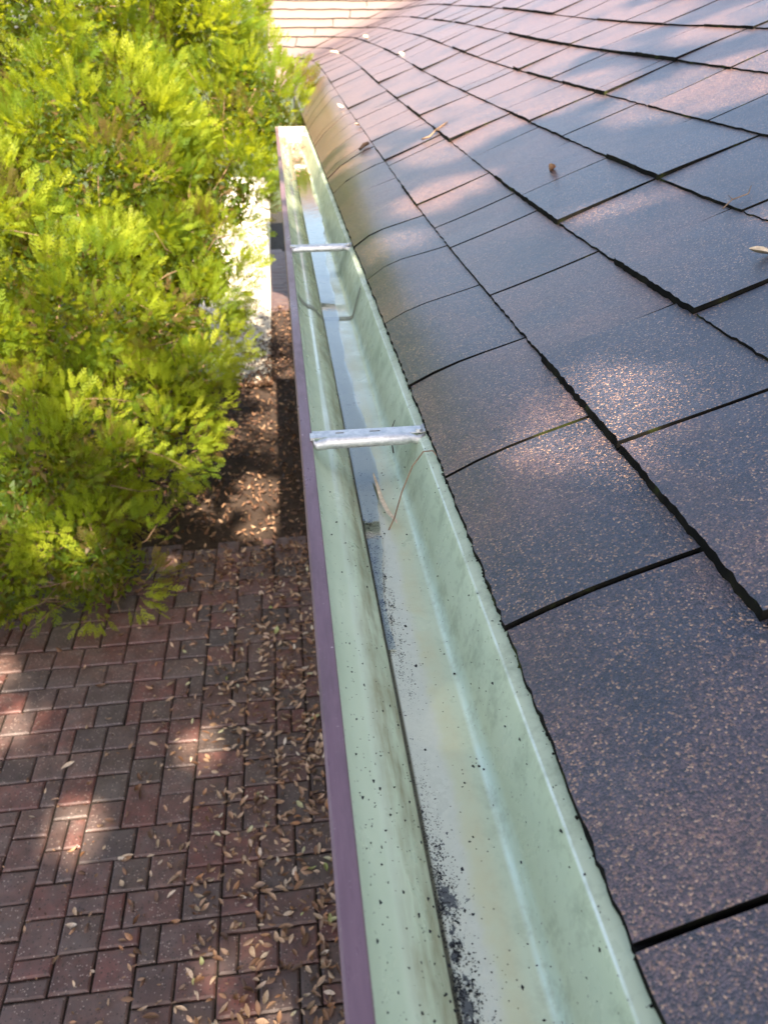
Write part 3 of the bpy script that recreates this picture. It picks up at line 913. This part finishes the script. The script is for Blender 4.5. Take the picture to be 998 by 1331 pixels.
def build_crown(name, lobes, dens, parent, m_, smin, smax):
    A = []; T = []
    L = np.array([l[:4] for l in lobes])
    for (cx_, cy_, cz_, rr, squash) in lobes:
        nt_ = int(24*4*math.pi*rr*rr*squash) + 4
        for _t in range(nt_):
            v = rng.normal(size=3); v /= np.linalg.norm(v)
            if v[1] > .15 and rng.random() < .72: continue        # the far side is thinner
            rad = rr*(1 - .22*rng.random()**1.4)
            p0 = np.array([cx_, cy_, cz_]) + v*rad*np.array([1, 1, squash])
            if p0[2] < .16: continue
            dd = np.sqrt(((L[:, 0]-p0[0])**2+(L[:, 1]-p0[1])**2+((L[:, 2]-p0[2])/1.05)**2))/L[:, 3]
            inner_ = dd.min()
            if inner_ < .70: continue
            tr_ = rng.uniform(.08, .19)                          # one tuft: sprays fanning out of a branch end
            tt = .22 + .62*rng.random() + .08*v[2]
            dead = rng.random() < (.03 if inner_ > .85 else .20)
            ax = v + np.array([rng.normal(0, .25), rng.normal(0, .25), .45+rng.normal(0, .3)]); ax /= np.linalg.norm(ax)
            ns = max(12, int(dens*.165*(tr_/.17)**2))
            for _ in range(ns):
                o_ = rng.normal(size=3); o_ /= np.linalg.norm(o_)
                if o_.dot(ax) < -.35: o_ = -o_
                out = ax*.9 + o_*1.0 + np.array([0, 0, .45])
                p = p0 + o_*tr_*rng.uniform(.25, .9) + ax*tr_*.2
                if p[2] < .05: continue
                zv = rng.normal(size=3)*.7 + ax*.6
                R = rotm(out, zv)
                s = rng.uniform(smin, smax)
                q = protos[rng.integers(5)]*s
                A.append(q.reshape(-1, 3) @ R.T + p)
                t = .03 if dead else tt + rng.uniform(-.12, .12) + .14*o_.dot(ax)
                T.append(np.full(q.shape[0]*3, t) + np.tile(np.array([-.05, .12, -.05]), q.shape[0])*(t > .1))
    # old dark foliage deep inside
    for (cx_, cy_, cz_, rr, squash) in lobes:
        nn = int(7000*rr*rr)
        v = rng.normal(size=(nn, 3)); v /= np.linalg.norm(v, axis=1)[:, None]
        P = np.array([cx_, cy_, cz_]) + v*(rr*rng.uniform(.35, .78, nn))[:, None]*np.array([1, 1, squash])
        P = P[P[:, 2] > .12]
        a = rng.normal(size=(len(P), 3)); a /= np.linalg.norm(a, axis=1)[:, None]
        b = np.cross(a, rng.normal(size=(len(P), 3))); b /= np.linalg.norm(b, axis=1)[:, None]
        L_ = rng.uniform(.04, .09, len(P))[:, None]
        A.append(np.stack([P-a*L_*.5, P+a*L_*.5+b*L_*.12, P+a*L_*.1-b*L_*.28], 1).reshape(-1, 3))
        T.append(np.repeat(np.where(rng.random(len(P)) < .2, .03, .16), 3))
    V = np.concatenate(A); Q = np.arange(len(V)).reshape(-1, 3)
    return bigmesh(name, V, Q, m_, parent, False, np.clip(np.concatenate(T), 0, 1), nv=3)

def tree(name, label, cat, base, lobes, dens, m_, smin, smax, trunks, deadn=0):
    t = thing(name, label, cat, base)
    mb = MB()
    for pts, rr in trunks: mb.tube(pts, rr, 8)
    mb.build('trunk', M['bark'], t, True)
    br = MB()
    for (x, y, z, r_, sq) in lobes:
        tr = trunks[random.randrange(len(trunks))][0]
        a = Vector(min(tr, key=lambda p: abs(p[2]-z*.7)))
        for _ in range(4):
            e = Vector((x, y+.15*r_, z)) + Vector([max(-.55, min(.55, random.gauss(0, .3)))*r_ for _ in range(3)])
            if (e-a).length > 1.7: a = e + (a-e).normalized()*.7*r_
            if a.y < y - .2*r_: a.y = y + .1*r_
            mid = (a+e)/2 + Vector((random.gauss(0, .1), random.gauss(0, .1), random.gauss(0, .1)))
            br.tube([a, mid, e], [.022, .014, .005], 5)
    for _ in range(deadn):
        x, y, z, r_, sq = random.choice(lobes)
        v = Vector([random.gauss(0, 1) for _ in range(3)]).normalized()
        p = Vector((x, y, z)) + v*r_*random.uniform(.5, .9)
        if p.z < .1: continue
        e = p + (v + Vector([random.gauss(0, .5) for _ in range(3)]))*random.uniform(.1, .3)
        br.tube([p, (p+e)/2+Vector([random.gauss(0, .02) for _ in range(3)]), e], [.004, .003, .0012], 4)
    tag(br.build('branches', M['twig'] if deadn else M['bark'], t, True), kind='stuff')
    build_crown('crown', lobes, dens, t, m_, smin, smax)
    return t
CED = [(-1.95, 6.5, 3.35, 1.45, 1.3), (-.80, 6.7, 3.0, .66, 1.0), (-.22, 6.25, 2.42, .42, 1.0), (-.9, 6.3, 2.0, .62, .9),
       (-2.3, 5.1, 1.7, 1.1, 1.0), (-1.35, 5.0, 1.45, .62, .95), (-.80, 5.1, 1.25, .42, .9), (-.40, 5.95, 2.0, .30, 1.0), (-.60, 5.5, 1.62, .34, .95), (-.72, 4.75, 1.0, .30, .9), (-.75, 6.0, 1.45, .45, .9), (-1.5, 4.25, .75, .56, .9),
       (-2.1, 4.2, .5, .55, .9), (-1.22, 3.85, .34, .36, .9), (-1.75, 3.7, .30, .35, .9), (-.98, 4.6, .85, .42, 1.0), (-1.7, 6.9, 4.9, 1.0, 1.2),
       (-.85, 6.9, 3.9, .6, 1.0), (-3.2, 5.8, 2.5, 1.2, 1.3), (-.56, 6.75, 3.2, .5, 1.1), (-.14, 6.45, 2.52, .36, 1.0), (-2.6, 7.6, 3.2, 1.2, 1.1), (-3.6, 7.5, 4.6, 1.3, 1.0), (-2.4, 7.4, 5.0, 1.0, 1.0), (-3.1, 4.8, 1.0, .8, .9), (-3.3, 6.8, 4.2, 1.2, 1.0), (-1.2, 5.7, 2.2, .7, 1.0)]
tree('cedar_shrub', 'huge lime green cedar shrub left of the gutter, sunlit from behind', 'shrub', (-1.9, 5.9, 0), CED, 330, M['cedar'], .05, .105,
     [([(-1.9, 5.9, -.02), (-1.85, 6.0, 1.5), (-1.8, 6.2, 3.5), (-1.7, 6.5, 5)], [.12, .09, .06, .02]),
      ([(-1.3, 5.7, -.02), (-1.1, 5.8, 1.2), (-.9, 6.2, 2.6), (-.7, 6.5, 3.4)], [.06, .05, .035, .01]),
      ([(-1.0, 6.4, -.02), (-.85, 6.4, 1.3), (-.6, 6.5, 2.6)], [.05, .04, .02]),
      ([(-1.6, 5.0, -.02), (-1.6, 4.9, .8), (-1.5, 4.7, 1.6)], [.05, .04, .02])], 420)

# ---------------------------------------------------------------- shade tree behind the camera
# gaps in the crown: (point the sun reaches through the gap, gap radius)
HOLES = [((-.57, 2.70, 0), .13), ((-1.09, 2.29, 0), .16), ((-1.75, 3.35, 0), .16), ((-1.6, 2.9, 0), .12), ((-.33, 5.15, 0), .24), ((-.30, 4.65, 0), .15), ((-.9, 4.3, 0), .09),
         ((.33, .82, 2.55), .11), ((.42, .95, 2.55), .09), ((.135, .56, 2.39), .045), ((.86, 1.25, 2.7), .10), ((.66, 1.6, 2.65), .11),
         ((1.1, 2.1, 2.9), .24), ((.92, 2.7, 2.85), .22), ((.60, 2.75, 2.75), .20), ((.45, 2.25, 2.65), .15), ((.28, 2.0, 2.55), .12),
         ((1.45, 2.6, 3.0), .22), ((.8, 3.3, 2.8), .3), ((1.3, 3.5, 2.9), .3), ((-.6, 4.2, 1.0), .2), ((-1.3, 3.7, .6), .18), ((-1.6, 3.8, .9), .2), ((-1.0, 4.2, 1.3), .3),
         ((-1.7, 4.3, 1.5), .35), ((-.6, 4.9, 1.5), .3)]
def oak_leaves(name, cells, n, parent, ls):
    base = np.array(leaf_shape(1, .5, .15, .1)[0])[[0, 6, 7, 8, 15]]
    Vs = np.zeros((n*4, 3)); T = np.zeros(n*4)
    cw = np.array([c[3]**2 for c in cells]); cw /= cw.sum()
    ci = rng.choice(len(cells), n, p=cw)
    C_ = np.array(cells)
    v = rng.normal(size=(n, 3)); v /= np.linalg.norm(v, axis=1)[:, None]
    rad = rng.random(n)**.45
    P = C_[ci, :3] + v*(rad*C_[ci, 3])[:, None]*np.array([1, 1, .8])
    D = np.array(SUN); keep = np.ones(n, bool)
    for c_, r_ in HOLES:
        q = P - np.array(c_); q = q - np.outer(q @ D, D)
        keep &= np.linalg.norm(q, axis=1) > r_
    P = P[keep]; n = len(P); Vs = Vs[:n*4]
    a = rng.normal(size=(n, 3)); a /= np.linalg.norm(a, axis=1)[:, None]
    b = np.cross(a, rng.normal(size=(n, 3))); b /= np.linalg.norm(b, axis=1)[:, None]
    s = rng.uniform(.6, 1.2, n)[:, None]*ls
    for k, (ca, cb) in enumerate(((-.5, 0), (0, -.28), (.5, 0), (0, .28))):
        Vs[k::4] = P + a*ca*s + b*cb*s
    T = np.repeat(rng.random(n), 4)
    return bigmesh(name, Vs, np.arange(n*4).reshape(-1, 4), M['oak'], parent, False, T)
def oak(label, base, tops, clumps, n, ls):
    t = thing('oak_tree', label, 'tree', base)
    mb = MB(); bx, by, _ = base
    fork = Vector((bx, by, 4.2))
    mb.tube([(bx, by, -.05), (bx+.1, by, 2), fork], [.32, .26, .22], 10)
    for e in tops:
        e = Vector(e); mid = (fork+e)/2+Vector((0, 0, .7)); mb.tube([fork, mid, e], [.17, .10, .03], 7)
        for _ in range(16):
            q = mid.lerp(e, random.random()); q2 = q + Vector([random.gauss(0, .9) for _ in range(3)])
            mb.tube([q, (q+q2)/2+Vector((0, 0, .1)), q2], [.035, .02, .006], 5)
    mb.build('trunk', M['bark'], t, True)
    oak_leaves('crown', clumps, n, t, ls)
def canopy(center, sx, sy, sz, n, rmin, rmax, r):
    return [(center[0]+r.uniform(-sx, sx), center[1]+r.uniform(-sy, sy), center[2]+r.uniform(-sz, sz), r.uniform(rmin, rmax)) for _ in range(n)]
r3 = random.Random(21)
c1 = canopy((1.0, -3.95, 8.6), 4.8, 2.3, .7, 260, .4, .8, r3)
oak('tall oak tree whose leaning crown shades the near roof', (-6.5, -5, 0), [(-2, -3.5, 8.5), (1.5, -3.2, 8.8), (4.5, -3.6, 8.8), (-3.5, -3, 8)], c1, 110000, .155)
print('objects', len(bpy.data.objects), 'faces', sum(len(o.data.polygons) for o in bpy.data.objects if o.type == 'MESH'))
